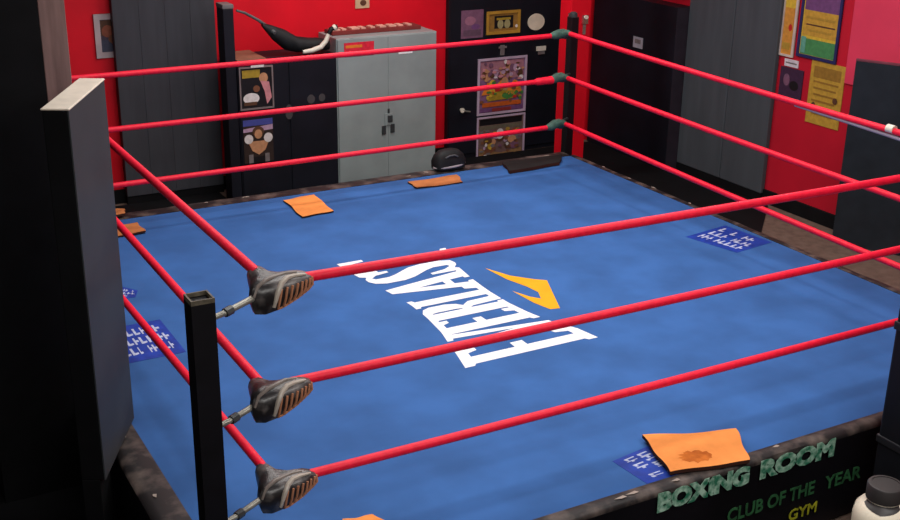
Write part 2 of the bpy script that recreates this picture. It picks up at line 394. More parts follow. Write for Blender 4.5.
def capped_post(cx, cy, w, top, label):
    t = thing('corner_post', (cx, cy, FZ), label, 'ring post', 'corner posts of the ring')
    q = MB(); q.box((cx - w / 2, cy - w / 2, FZ), (cx + w / 2, cy + w / 2, top - 0.05), POSTB, 0.006); q.build('tube', t)
    q = MB(); q.lathe([(w * .48, top - 0.06), (w * .5, top - 0.04), (w * .45, top - 0.012), (w * .25, top), (0.002, top + 0.003)], (cx, cy, 0), STEELD, 20); q.build('post_cap', t, smooth=True)
    return t
capped_post(5.445, 5.465, 0.09, 1.46, 'black capped post at the far corner between red wall strips')

def rope(a, b, label, sag=0.012, r=0.0235):
    a = Vector(a); b = Vector(b); n = 24; q = MB()
    pts = [a.lerp(b, i / n) - Vector((0, 0, sag * 4 * (i / n) * (1 - i / n))) for i in range(n + 1)]
    q.tube(pts, r, ROPE, 14)
    o = q.build('ring_rope', None, smooth=True, origin=a)
    return tag(o, label, 'rope', 'red ring ropes')
NAME = ['top', 'middle', 'bottom']
ZF = [(1.366, 1.318), (0.864, 0.860), (0.361, 0.357)]
ZL = [(1.392, 1.378), (0.838, 0.868), (0.388, 0.258)]
ZB = [(1.312, 1.326), (0.861, 0.887), (0.385, 0.408)]
ZR = [(1.356, 1.308), (0.921, 0.850), (0.459, 0.365)]
ropes_right = []
for i in range(3):
    rope((0.11, 0.0, ZF[i][0]), (4.985, 0.0, ZF[i][1] - 0.004), '%s red rope along the front of the ring, nearest the lettered skirt' % NAME[i], 0.006)
    rope((0.0, 0.085, ZL[i][0]), (0.0, 4.985, ZL[i][1] + (-0.02 if i < 2 else -0.03)), '%s red rope along the left side, running behind the near post' % NAME[i], 0.0)
    rope((0.015, 5.0, ZB[i][0]), (4.88, 5.0, ZB[i][1]), '%s red rope along the back, in front of the cabinets' % NAME[i], 0.004)
    ropes_right.append(rope((5.0, 4.88, ZR[i][0]), (5.0, 0.015, ZR[i][1] - 0.02), '%s red rope along the right side, in front of the grey panels' % NAME[i], 0.012))
# thick red sleeve at the far end of the middle back rope, tape and cable on the top right rope
for o_ in [x for x in bpy.data.objects if x.get('label', '').startswith('middle red rope along the back')]:
    q = MB(); q.tube([(4.70, 5, 0.886), (4.73, 5, 0.886), (4.90, 5, 0.889)], [0.026, 0.036, 0.040], ROPE, 14); q.build('end_sleeve', o_, smooth=True)
rr = ropes_right[0]
q = MB(); q.tube([(5.0, 0.96, 1.304), (5.0, 0.90, 1.303)], 0.031, PALE, 14); s_ = q.build('tape_wrap', rr, smooth=True); s_['label'] = 'white tape round the rope'
q = MB(); q.tube([(5.0, 1.85, 1.284), (5.0, 1.2, 1.262), (5.0, 0.4, 1.236), (5.0, 0.02, 1.225)], 0.014, GREYC, 10); s_ = q.build('cable', rr, smooth=True); s_['label'] = 'thin grey cable under the rope'
capped_post(-0.40, 5.51, 0.09, 1.46, 'black post at the left corner, behind the charcoal slab panel')
capped_post(5.47, -0.50, 0.09, 1.46, 'black post at the right corner of the ring, at the frame edge')

def near_turnbuckle(z, zf, zl, label, dx=0.0, droop=0.0):
    t = thing('turnbuckle', (0, 0, z), label, 'turnbuckle', 'laced leather turnbuckle covers at the near corner')
    out = [(-0.085, -0.070), (-0.04, -0.095), (0.06, -0.082), (0.150, -0.058), (0.222, -0.026), (0.232, 0.015), (0.205, 0.036), (0.115, 0.045), (0.055, 0.085), (0.036, 0.135), (0.022, 0.168), (-0.012, 0.168), (-0.030, 0.135), (-0.050, 0.04), (-0.082, -0.03)]
    c = Vector((0.03, 0.02)); rings = []
    for zz, k in ((-0.105, 0.62), (-0.092, 0.84), (-0.05, 0.97), (-0.005, 1.0), (0.022, 0.95), (0.042, 0.80), (0.054, 0.52), (0.056, 0.22)):
        ring = []
        for x, y in out:
            far = min(1, max(0, (x + y + 0.05) / 0.26))               # thins towards the ropes
            zsc = 1.0 - 0.42 * far
            tilt = (zf - z) * max(0, x) / 0.25 + (zl - z) * max(0, y) / 0.25
            ring.append(Vector((c.x + (x - c.x) * k + dx, c.y + (y - c.y) * k + dx, z + tilt + zz * zsc - droop * (1 - far))))
        rings.append(ring)
    def surf(l, u, d=0.0):
        l0 = min(int(l), len(rings) - 2); u0 = min(int(u), len(out) - 2)
        a = rings[l0][u0].lerp(rings[l0][u0 + 1], u - u0); b = rings[l0 + 1][u0].lerp(rings[l0 + 1][u0 + 1], u - u0)
        p = a.lerp(b, l - l0); v = Vector((p.x - c.x - dx, p.y - c.y - dx, p.z - z)); n_ = Vector((0.25 * v.x, -1, 0.3 * (l - 3))).normalized()
        return p + n_ * d
    q = MB(); q.loft(rings, LEATHER)
    cov = q.build('cover', t, smooth=True)
    PW = mat('pale leather highlight', (172, 162, 150), .4, .5, var=.15)
    q = MB()                                                            # raised pale rib, painted as the highlight over the cover
    q.tube([surf(1.6, 1.5, .002), surf(3.2, 1.7, .004), surf(4.6, 2.0, .003), surf(5.3, 2.6, .003), surf(5.3, 3.3, .003), surf(4.8, 4.0, .002)], [0.008, 0.012, 0.013, 0.012, 0.010, 0.006], PW, 8)
    q.build('rib', cov, smooth=True)
    q = MB()
    q.tube([surf(3.0, 0.2, .002), surf(4.8, 0.4, .002), surf(6.0, 1.2, .002), surf(6.5, 4.0, .002), surf(5.6, 4.6, .002)], [0.006, 0.009, 0.011, 0.010, 0.006], mat('grey leather highlight', (120, 110, 104), .4, .5, var=.2), 8)  # greyer rib paints the weaker sheen on the cover
    q.build('rib', cov, smooth=True)
    q = MB(); n = 8                                                     # lacing zigzag on the side that faces the front
    for i in range(n):
        u = 1.75 + 2.25 * i / (n - 1)
        q.tube([surf(1.2, u, .003), surf(2.2, u + .03, .005), surf(3.6, u + .16, .004)], 0.0062, LACE, 6)
    q.tube([surf(1.2, 1.7 + 2.3 * k / 10, .003) for k in range(11)], 0.005, LACE, 6)
    q.build('laces', cov, smooth=True)
    q = MB()
    q.tube([(-0.287, -0.150, z - 0.03 - droop), (-0.22, -0.128, z - 0.025 - droop), (-0.075, -0.062, z - 0.012 - droop)], [0.012, 0.014, 0.015], ALLOY, 10)
    rd = q.build('rod', t, smooth=True)
    q = MB(); q.tube([(-0.225, -0.130, z - 0.026 - droop), (-0.190, -0.114, z - 0.022 - droop)], 0.021, STEELD, 8); q.build('lock_nut', rd)
    return t
near_turnbuckle(1.349, 1.366, 1.392, 'topmost black leather laced turnbuckle cover at the near corner', 0.0)
near_turnbuckle(0.855, 0.864, 0.838, 'middle black leather laced turnbuckle cover at the near corner', -0.03, 0.015)
near_turnbuckle(0.372, 0.361, 0.388, 'lowest black leather laced turnbuckle cover at the near corner', -0.01, 0.02)

def far_turnbuckle(z, zb, zr, label, fx=0, fy=0, pc=(5.405, 5.425)):
    M_ = lambda x, y, zz: (5 - x if fx else x, 5 - y if fy else y, zz)
    t = thing('turnbuckle', M_(5, 5, z), label, 'turnbuckle', 'taped turnbuckles at the far corners')
    q = MB()
    q.tube([M_(4.86, 5.0, zb), M_(4.90, 5.0, zb + 0.003), M_(4.96, 5.005, z), M_(5.02, 5.01, z), M_(5.06, 5.05, z)], [0.026, 0.040, 0.048, 0.048, 0.03], SAGE, 12)
    q.build('tape_wrap', t, smooth=True)
    q = MB()
    q.tube([M_(5.0, 4.87, zr), M_(5.0, 4.91, zr), M_(5.005, 4.97, z), M_(5.01, 5.02, z)], [0.024, 0.034, 0.046, 0.042], SAGE, 12)
    q.build('tape_wrap', t, smooth=True)
    q = MB(); q.tube([M_(5.04, 5.04, z), M_(5.2, 5.22, z - 0.04), M_(pc[0], pc[1], z - 0.08)], 0.014, STEELD, 8); q.build('rod', t, smooth=True)
    return t
W3 = ('topmost', 'middle', 'lowest')
for i in range(3):
    far_turnbuckle((1.336, 0.905, 0.432)[i], ZB[i][1], ZR[i][0], '%s grey green taped turnbuckle at the far corner post' % W3[i])
    far_turnbuckle(ZB[i][0], ZB[i][0], ZL[i][1], '%s grey green taped turnbuckle at the left corner, behind the slab panel' % W3[i], fx=1, pc=(5.36, 5.47))
    far_turnbuckle(ZF[i][1], ZF[i][1], ZR[i][1] - .02, '%s grey green taped turnbuckle at the right corner, at the frame edge' % W3[i], fy=1, pc=(5.43, 5.46))

# ------------------------------------------------------------------ towels and flat things on the canvas
def towel(quad, label, m, th=0.012, wav=0.006, seed=1, stain=None, group='orange towels on the canvas', z=0.0015, curl=0.0):
    A, B, C, D = [Vector(p) for p in quad]; rnd = random.Random(seed); n = 14
    ph = [rnd.uniform(0, 6.28) for _ in range(4)]
    def P(s, t):
        v = (A * (1 - s) + B * s) * (1 - t) + (D * (1 - s) + C * s) * t
        w = wav * (1 + math.sin(ph[0] + 5 * s + 2 * t) * 0.6 + math.sin(ph[1] + 7 * t - 3 * s) * 0.5)
        ed = 0.006 * (math.sin(9 * t + ph[2]) if s in (0.0, 1.0) else 0) 
        return Vector((v.x + ed, v.y + 0.006 * (math.sin(8 * s + ph[3]) if t in (0.0, 1.0) else 0), z + max(0, w) + curl * (1 - s) ** 3))
    root = thing('towel', ((A + C) / 2).to_3d(), label, 'towel', group)
    q = MB(); top = []; bot = []
    for j in range(n + 1):
        for i in range(n + 1):
            p = P(i / n, j / n); top.append(p + Vector((0, 0, th))); bot.append(p)
    fs = []
    for j in range(n):
        for i in range(n):
            a = j * (n + 1) + i; fs.append([a, a + 1, a + n + 2, a + n + 1])
    q.add(top, fs, m)
    q.add(bot, [f_[::-1] for f_ in fs], HEM)
    per = [i for i in range(n + 1)] + [j * (n + 1) + n for j in range(1, n + 1)] + [n * (n + 1) + i for i in range(n - 1, -1, -1)] + [j * (n + 1) for j in range(n - 1, 0, -1)]
    q.add([bot[k] for k in per] + [top[k] for k in per], [[k, (k + 1) % len(per), len(per) + (k + 1) % len(per), len(per) + k] for k in range(len(per))], HEM)
    cl = q.build('cloth', root, smooth=False)
    if stain:
        q = MB(); cs, ct, rs, rt = stain; pts = []
        K = 26
        ring = [(cs + rs * math.cos(6.283 * k / K) * (1 + .18 * math.sin(3 * k)), ct + rt * math.sin(6.283 * k / K) * (1 + .2 * math.cos(2.3 * k))) for k in range(K)]
        vs = [P(cs, ct) + Vector((0, 0, th + 0.0012))] + [P(cs + (s - cs) * .5, ct + (t - ct) * .5) + Vector((0, 0, th + 0.0012)) for s, t in ring] + [P(s, t) + Vector((0, 0, th + 0.0008)) for s, t in ring]
        fs = [[0, 1 + k, 1 + (k + 1) % K] for k in range(K)] + [[1 + k, 1 + K + k, 1 + K + (k + 1) % K, 1 + (k + 1) % K] for k in range(K)]
        q.add(vs, fs, STAIN); q.build('stain', cl)
    return root
towel([(2.10, -0.37), (2.57, -0.475), (2.745, -0.17), (2.215, 0.015)], 'large orange towel with brown stain on the canvas above the lettered skirt', ORANGE, 0.022, 0.006, 2, (0.40, 0.28, 0.19, 0.15), z=0.012)
towel([(2.03, 4.57), (2.34, 4.60), (2.38, 5.12), (2.07, 5.10)], 'square bright orange towel flat on canvas in front of the black poster cabinet', ORANGE, 0.012, 0.004, 3)
towel([(3.33, 4.885), (3.82, 4.87), (3.90, 5.11), (3.35, 5.10)], 'dull orange towel on canvas in front of the grey steel cabinet', ORANGED, 0.012, 0.004, 4)
towel([(0.42, 4.78), (0.72, 4.78), (0.71, 5.05), (0.42, 5.04)], 'dull orange towel on canvas at the left corner by the slab panel', ORANGED, 0.014, 0.006, 5)
towel([(0.36, -0.18), (0.60, -0.18), (0.535, 0.035), (0.38, 0.055)], 'orange towel whose corner peeks in at the bottom frame edge', ORANGE, 0.012, 0.006, 6)
towel([(0.44, 5.25), (0.66, 5.25), (0.70, 5.40), (0.46, 5.41)], 'crumpled dull orange rag on the back edge band near the left corner', ORANGED, 0.02, 0.012, 9, group='orange towels on the canvas', z=0.014)
towel([(4.40, 4.93), (5.02, 4.97), (5.22, 5.22), (4.50, 5.235)], 'flat black mat lying on the canvas before the far corner post', mat('dusty black foam', (34, 32, 32), .8, .2), 0.03, 0.004, 10, group=None)
o_ = [x for x in bpy.data.objects if x.get('label', '').startswith('flat black mat')][0]; o_.name = 'floor_pad'; o_['category'] = 'mat'; o_.children[0].name = 'foam'

# gym bag on the back edge
bag = thing('gym_bag', (3.93, 5.36, 0.012), 'small rounded black bag with pale trim on the back edge, right of the steel cabinet', 'bag')
q = MB(); rings = []
for zz, kx, ky in ((0.014, .15, .085), (0.03, .175, .10), (0.10, .18, .10), (0.16, .155, .085), (0.20, .11, .06), (0.215, .05, .03)):
    rings.append([Vector((3.93 + kx * math.copysign(abs(math.cos(a)) ** .7, math.cos(a)), 5.35 + ky * math.copysign(abs(math.sin(a)) ** .7, math.sin(a)), zz)) for a in [6.283 * k / 24 for k in range(24)]])
q.loft(rings, mat('black nylon', (26, 28, 30), .6, .3, var=.3, scale=12)); q.build('body', bag, smooth=True)
q = MB(); q.tube([(3.93 + .178 * math.cos(a), 5.35 + .102 * math.sin(a), 0.045 + .02 * (math.cos(a) + 1) / 2) for a in [3.3 + 2.9 * k / 16 for k in range(17)]], 0.011, mat('pale grey trim', (170, 160, 164), .6, .3), 8)
t_ = q.build('trim', bag, smooth=True); t_['label'] = 'pale grey trim strip'
q = MB(); q.tube([(3.85, 5.262, 0.15), (3.89, 5.25, 0.172), (3.95, 5.25, 0.172), (3.99, 5.262, 0.15)], 0.008, mat('grey strap', (92, 96, 98), .6, .3), 8); q.build('handle', bag, smooth=True)

# ------------------------------------------------------------------ slab panel at the left
nx = Vector((0.457, 0.889, 0)); pn = Vector((0.889, -0.457, 0))           # along the slab, its right-hand normal
P0 = Vector((-0.562, 0.982, 0))
LEN, TH = 0.69, 0.125
xf = Matrix(((nx.x, -pn.x, 0, P0.x), (nx.y, -pn.y, 0, P0.y), (0, 0, 1, 0), (0, 0, 0, 1)))   # local x along, local y to the left
slab = thing('slab_panel', (P0.x + .15, P0.y + .45, FZ), 'tall thin charcoal slab panel with cream top, standing left of ring', 'panel')
q = MB(); q.box((0, 0.008, 0.014), (LEN, TH, 1.99), DEEP, 0.006, xf=xf); q.build('core', slab)  # black core paints the slab's left face as unlit
q = MB(); q.box((0, 0, 0.014), (LEN, 0.008, 1.99), SLABG, 0.002, xf=xf); s_ = q.build('lit_side', slab); s_['label'] = 'charcoal grey side facing the ring, painted as its lit face'
q = MB(); q.box((-0.004, -0.004, 1.99), (LEN + .004, TH + 0.006, 2.0), CREAM, 0.006, xf=xf)
s_ = q.build('top_board', slab); s_['label'] = 'cream top board'
q = MB(); q.box((0.0, 0.03, FZ + .013), (0.20, TH, 0.014), DEEP, 0.004, xf=xf); q.build('base', slab)

# ------------------------------------------------------------------ flat pictures on a vertical plane
class Face:
    """a flat rectangle on a wall or cupboard front, seen from inside the gym"""
    def __init__(s, u0, u1, v0, v1, plane, k):
        um, vm = (u0 + u1) / 2, (v0 + v1) / 2
        if plane == 'y':
            s.U = Vector((1, 0, 0)); s.N = Vector((0, -1, 0)); a = on_y(u0, vm, k); b = on_y(u1, vm, k); t = on_y(um, v0, k); c = on_y(um, v1, k)
            s.O = Vector((a.x, k, c.z)); s.w = b.x - a.x
        else:
            s.U = Vector((0, -1, 0)); s.N = Vector((-1, 0, 0)); a = on_x(u0, vm, k); b = on_x(u1, vm, k); t = on_x(um, v0, k); c = on_x(um, v1, k)
            s.O = Vector((k, a.y, c.z)); s.w = a.y - b.y
        s.h = t.z - c.z
    def P(s, a, b, d=0.0): return s.O + s.U * (a * s.w) + Vector((0, 0, b * s.h)) + s.N * d
    def rect(s, q, a0, a1, b0, b1, d, th, m): q.poly([s.P(a0, b0, d), s.P(a1, b0, d), s.P(a1, b1, d), s.P(a0, b1, d)], th, m, s.N)
    def ell(s, q, a, b, ra, rb, d, th, m, n=16, rot=0.0):
        pts = []
        for k in range(n):
            t = 6.28318 * k / n; x = ra * math.cos(t); y = rb * math.sin(t)
            pts.append(s.P(a + x * math.cos(rot) - y * math.sin(rot), b + x * math.sin(rot) + y * math.cos(rot), d))
        q.poly(pts, th, m, s.N)
    def pl(s, q, pts, d, th, m): q.poly([s.P(a, b, d) for a, b in pts], th, m, s.N)
def picture(name, F, label, cat, frame_m, base_m, shapes, border=0.06, th=0.006, off=0.0015, group=None, bx=None):
    bx = bx or border * F.h / F.w
    t = thing(name, F.P(0.5, 0, off), label, cat, group)
    q = MB(); F.rect(q, 0, 1, 0, 1, off, th, base_m)
    for i, (kind, args, m_) in enumerate(shapes):
        d = off + th + 0.0004 + 0.0007 * min(i, 12) + 0.00006 * i
        if kind == 'r': F.rect(q, *args, d, 0.0006, m_)
        elif kind == 'e': F.ell(q, *args, d, 0.0006, m_)
        else: F.pl(q, args, d, 0.0006, m_)
    q.build('print', t)
    if frame_m:
        q = MB(); D = th + 0.014 
        for a in ((0, 1, 0, border), (0, 1, 1 - border, 1), (0, bx, border, 1 - border), (1 - bx, 1, border, 1 - border)): F.rect(q, *a, off, D, frame_m)
        q.build('frame', t)
    return t
SKIN = flat('tan print', (196, 142, 104)); SKIND = flat('brown print', (122, 78, 56)); PINKP = flat('pink print', (206, 136, 142)); WHT = flat('white print', (222, 216, 214))
ORP = flat('orange print', (226, 128, 46)); GLD = flat('gold print', (168, 140, 46)); PUR = flat('purple print', (112, 72, 118)); LIL = flat('lilac print', (182, 150, 176))
GRN = flat('green print', (70, 130, 62)); BLK = flat('black print', (24, 22, 26)); GRY = flat('grey print', (120, 112, 112)); BLP = flat('blue print', (70, 76, 150)); REDP = flat('red print', (190, 40, 40))
YLP = flat('yellow print', (214, 178, 60)); OLV = flat('ochre print', (176, 140, 56)); BRN = flat('dark brown print', (92, 62, 44)); TEAL = flat('teal print', (96, 160, 140)); MAU = flat('mauve print', (122, 84, 108))

# ------------------------------------------------------------------ back row
YC = 7.05
# framed photograph on the wall, half behind the grey mats
F = Face(94.5, 132, 13, 57, 'y', 7.598)
picture('framed_picture', F, 'small picture in pale frame on the red wall, partly behind grey mats', 'picture', mat('pale frame', (186, 170, 172), .5, .3), flat('dim print', (74, 62, 76)),
        [('r', (.1, .9, .5, .85), BRN), ('r', (.1, .9, .12, .4), flat('slate print', (70, 74, 92))), ('e', (.35, .6, .16, .14), flat('rust print', (150, 84, 60))), ('e', (.55, .42, .2, .12), SKIND)], 0.13)
# upright grey gym mats
xa, xb = on_y(119.5, 100, 7.48).x, on_y(219.5, 100, 7.48).x
gm = thing('gym_mat', ((xa + xb) / 2, 7.53, FZ), 'wide dark grey padded mat standing against the back wall at left', 'gym mat')
w = (xb - xa) / 4
for i in range(4):
    q = MB(); q.box((xa + i * w, 7.48, FZ + 0.09), (xa + (i + 1) * w, 7.565, 1.95), SLATE, 0.004, 2); q.build('panel', gm)
q = MB(); q.box((xa, 7.49, FZ), (xb, 7.565, FZ + 0.09), DEEP); q.build('base_strip', gm)
# narrow black tower
x0, x1 = 2.240, 2.352
tw = thing('tower_cabinet', (2.28, 7.3, FZ), 'narrow tall black tower with pale grey top, beside the grey mats', 'cabinet')
zt = on_y(228, 9, YC).z
q = MB(); q.box((x0, YC, FZ), (x1, YC + 0.2, zt), BLACKC, 0.006); q.build('body', tw)
q = MB(); q.box((x0 - .004, YC - .004, zt), (x1 + .004, YC + 0.2, zt + 0.045), mat('pale grey top', (112, 108, 108), .6, .3), 0.006); q.build('top', tw)
# black cabinet with posters
x0, x1 = 2.362, 3.484; zt = on_y(300, 57, YC).z
bc = thing('black_cabinet', ((x0 + x1) / 2, 7.3, FZ), 'wide low black cabinet with two boxing posters, left of the steel cabinet', 'cabinet')
q = MB(); q.box((x0, YC + .012, FZ), (x1, YC + 0.5, zt), BLACKC, 0.006); q.build('body', bc)
for i in range(2):
    a = x0 + 0.012 + i * (x1 - x0) / 2; b = a + (x1 - x0) / 2 - 0.024
    q = MB(); q.box((a, YC, FZ + .06), (b, YC + .012, zt - .03), BLACKC, 0.004); q.build('door', bc)
F = Face(311, 322, 96, 101, 'y', YC)
for a_ in ((.0, .5, .35, .9, GRY), (1, .6, .3, .8, flat('dim print', (74, 62, 76))), (-2.0, -1.6, .35, 1.5, BRN)):
    q = MB(); F.ell(q, *a_[:4], .001, .002, mat('dim sticker', (70, 66, 68), .6, .3)); q.build('sticker', bc)
q = MB(); q.box((x0, YC - .006, zt), (x0 + 0.32, YC + .5, zt + .022), TAN, 0.004)
wb = q.build('wooden_board', None, origin=(x0 + .15, YC + .2, zt)); tag(wb, 'tan wooden board lying on the low black cabinet beside tower', 'board')
F = Face(239, 273, 66, 109, 'y', YC - .002)
t = picture('boxing_poster', F, 'upper boxing poster with gold title on the low black cabinet', 'poster', mat('dull poster border', (126, 112, 112), .5, .3), BLK,
        [('r', (.10, .62, .74, .92), GLD), ('e', (.72, .72, .13, .12), SKIN), ('p', [(.62, .66), (.88, .62), (.95, .25), (.80, .10), (.74, .4)], PINKP), ('e', (.34, .26, .24, .13), WHT), ('r', (.12, .5, .10, .18), BRN), ('e', (.5, .48, .1, .08), SKIND)], 0.035, group='boxing posters on the low black cabinet')
F2 = Face(250, 263, 62, 67, 'y', YC - .002); q = MB(); F2.rect(q, 0, 1, 0, 1, .0222, .002, WHT); q.build('tape', t)
F = Face(243.5, 273, 119, 162, 'y', YC - .002)
picture('boxing_poster', F, 'lower boxing poster of a bare chested boxer with white gloves', 'poster', None, flat('dark umber print', (52, 40, 36)),
        [('r', (0, 1, .86, 1), BLP), ('p', [(.0, .80), (1, .86), (1, .74), (.0, .72)], LIL), ('e', (.5, .72, .20, .12), BRN), ('p', [(.14, .50), (.86, .50), (.72, .28), (.5, .18), (.28, .28)], SKIN), ('e', (.5, .66, .13, .11), SKIN), ('e', (.17, .56, .15, .11), WHT), ('e', (.83, .56, .15, .11), WHT), ('r', (.3, .7, .0, .14), BLK), ('r', (.15, .3, .0, .2), GRY), ('r', (.7, .85, .0, .2), GRY)], 0.03, group='boxing posters on the low black cabinet')
# gear on top of it
gear = thing('gear_bag', (2.95, 7.25, zt), 'slumped black gear bag with long strap on the low black cabinet', 'bag')
def bk(u, v, y=7.19): return on_y(u, v, y)
q = MB(); rings = []
for u, v0, v1, dpt in ((262, 23, 27, .03), (272, 25, 40, .05), (284, 29, 50, .08), (296, 36, 54, .09), (308, 37.5, 56, .09), (319, 37.5, 56, .085), (328, 39, 55, .06)):
    a = bk(u, v0); b = bk(u, v1); zb = max(b.z, zt + 0.026); zc = (a.z + zb) / 2; rz = max(.012, (a.z - zb) / 2)
    rings.append([Vector((a.x, 7.19 + dpt * math.cos(t_), zc + rz * math.sin(t_))) for t_ in [6.283 * k / 14 for k in range(14)]])
q.loft(rings, mat('black nylon', (26, 28, 30))); q.build('body', gear, smooth=True)
q = MB(); q.tube([bk(236.5, 10.5, 7.12), bk(245, 13, 7.15), bk(258, 20, 7.2), bk(268, 27, 7.22), bk(275, 33, 7.12)], [.012, .014, .016, .02, .02], mat('grey strap', (92, 96, 98)), 8); s_ = q.build('strap', gear, smooth=True); s_['label'] = 'long grey strap rising to the tower'
hk = thing('curved_tube', (3.4, 7.12, zt), 'pale curved tube lying beside the steel cabinet on the black cabinet', 'tube')
q = MB(); q.tube([bk(303, 52, 7.06), bk(312, 50.5, 7.06), bk(321, 47, 7.06), bk(326, 41, 7.06), bk(328.5, 34, 7.06)], [.020, .026, .028, .026, .022], PALE, 12); q.build('tube', hk, smooth=True)
q = MB(); q.tube([bk(328.5, 34, 7.06), bk(331, 29, 7.06), bk(337, 26.5, 7.06)], [.024, .026, .026], BLACK, 10); q.build('grip', hk, smooth=True)
q = MB(); q.tube([bk(333.2, 28.4, 7.055), bk(335.6, 26.8, 7.055)], [.032, .034], PALE, 10); q.build('collar', hk, smooth=True)
# grey steel cabinet
x0, x1 = 3.490, 4.72; zt2 = on_y(390, 35, YC).z
gc = thing('steel_cabinet', ((x0 + x1) / 2, 7.3, FZ), 'grey two door steel cabinet with red sticker behind the ropes', 'cabinet')
q = MB(); q.box((x0, YC + .016, FZ), (x1, YC + .5, zt2), STEEL, 0.006); q.build('body', gc)
xm = (x0 + x1) / 2
for i, (a, b) in enumerate(((x0 + .012, xm - .001), (xm + .001, x1 - .012))):
    q = MB(); q.box((a, YC, FZ + .06), (b, YC + .018, zt2 - .012), STEEL, 0.003); dr = q.build('door', gc)
    if i == 0:
        F = Face(344, 374, 42, 56, 'y', YC)
        q = MB(); F.rect(q, 0, 1, 0, 1, .001, .002, flat('red sticker print', (222, 40, 62))); F.rect(q, .05, .6, .62, .82, .0032, .0006, ORP); F.rect(q, .5, .95, .2, .42, .0032, .0006, REDP); s_ = q.build('sticker', dr); s_['label'] = 'red sticker'
    else:
        F = Face(398.5, 412.5, 49, 53.5, 'y', YC)
        q = MB(); F.rect(q, 0, 1, 0, 1, .001, .002, flat('white label', (244, 240, 244))); s_ = q.build('paper_label', dr); s_['label'] = 'white paper label'
F = Face(381, 396, 108, 134, 'y', YC)
q = MB(); F.rect(q, .25, .75, .35, .8, .001, .01, STEEL); F.rect(q, .42, .72, .48, .72, .011, .012, STEELD); F.rect(q, .05, .30, .02, .34, .001, .012, STEELD); F.rect(q, .62, .88, .06, .38, .001, .012, STEELD); F.rect(q, .44, .56, .8, .98, .001, .008, STEELD); q.build('handle', gc)
zt3 = zt2 + 0.0
q = MB(); q.box((3.53, YC + .20, zt3 + .001), (4.62, YC + .42, zt3 + .045), mat('brown carton', (122, 50, 48), .8, .2), 0.004)
for k in range(9):
    a = 3.55 + k * .115; b = a + random.Random(k).uniform(.04, .1); q.box((a, YC + .24, zt3 + .044), (b, YC + .36, zt3 + .060), mat('pale paper', (216, 168, 150), .8, .2))
o = q.build('flat_carton', None, origin=(4.1, 7.25, zt3)); tag(o, 'flat brown carton with torn pale papers on top of steel cabinet', 'carton')
# tall black cupboard
x0, x1 = on_y(449, 80, 7.49).x, on_y(559, 80, 7.49).x
YC = 7.49
tc_ = thing('tall_cupboard', (6.0, 7.53, FZ), 'tall black cupboard covered in framed pictures, left of far corner post', 'cupboard')
q = MB(); q.box((x0, YC + .018, FZ), (x1, YC + .1, 2.1), BLACKC, 0.006); q.build('body', tc_)
for a, b in ((x0 + .01, (x0 + x1) / 2 - .002), ((x0 + x1) / 2 + .002, x1 - .01)):
    q = MB(); q.box((a, YC, FZ + .06), (b, YC + .018, 2.08), BLACKC, 0.003); q.build('door', tc_)
YF = YC - .001
F = Face(459, 469, 107, 113, 'y', YF); q = MB()
q.tube([F.P(.2, .6, .0), F.P(.2, .6, .04)], [.02, .03], PALE, 10); q.tube([F.P(.25, .6, .03), F.P(.6, .35, .035), F.P(1, .2, .03)], .010, ALLOY, 8); q.build('handle', tc_, smooth=True)
F = Face(461, 483, 10, 38, 'y', YF); picture('purple_print', F, 'faded purple print on the tall black cupboard, left of gold frame', 'picture', None, MAU, [('e', (.4, .62, .25, .16), flat('rose print', (156, 104, 126))), ('r', (.1, .9, .08, .3), flat('dusk print', (100, 74, 92))), ('e', (.65, .4, .2, .1), PUR)])
F = Face(486, 519.5, 10.5, 33.5, 'y', YF); picture('framed_picture', F, 'gold framed picture of two pale gloves on the tall cupboard', 'picture', mat('gold frame', (186, 140, 52), .45, .5, var=.15), flat('ochre mount', (150, 112, 52)), [('r', (.24, .80, .24, .78), BLK), ('e', (.42, .42, .09, .2), flat('pale khaki print', (164, 156, 110))), ('e', (.62, .42, .09, .2), flat('pale khaki print', (164, 156, 110))), ('r', (.3, .72, .6, .7), GLD), ('e', (.9, .3, .04, .07), WHT)], 0.12)
F = Face(527.5, 544, 13.5, 30, 'y', YF); q = MB(); F.ell(q, .5, .5, .5, .5, .002, .012, mat('cream disc', (232, 220, 196), .5, .3), 28)
o = q.build('round_disc', None, origin=F.P(.5, .5)); tag(o, 'round cream disc on the tall black cupboard, beside the far post', 'disc')
F = Face(536, 545, 46, 54, 'y', YF); q = MB(); F.rect(q, 0, 1, .45, 1, .002, .02, PALE); F.rect(q, .2, .9, 0, .45, .002, .015, GRY)
o = q.build('hook', None, origin=F.P(.5, 0)); tag(o, 'small white hook on the cupboard under the cream disc', 'hook')
F = Face(498, 506, 45, 55, 'y', YF); q = MB(); F.rect(q, .25, .75, 0, 1, .002, .012, GRY); F.rect(q, 0, 1, .7, .9, .014, .006, GRY)
o = q.build('picture_hook', None, origin=F.P(.5, 0)); tag(o, 'small grey hook above the large colourful fight poster', 'hook')
rnd = random.Random(4)
extra = lambda n, cs, y0, y1: [('e', (rnd.uniform(.08, .92), rnd.uniform(y0, y1), rnd.uniform(.02, .05), rnd.uniform(.015, .04)), cs[rnd.randrange(len(cs))]) for _ in range(n)]
sh = [('r', (.06, .94, .62, .94), flat('dusty pink print', (168, 116, 130)))]
for i in range(10): sh.append(('e', (.14 + .08 * i, .74 + rnd.uniform(-.08, .1), .06, .07), (SKIND, SKIN, MAU, LIL, BRN)[i % 5]))
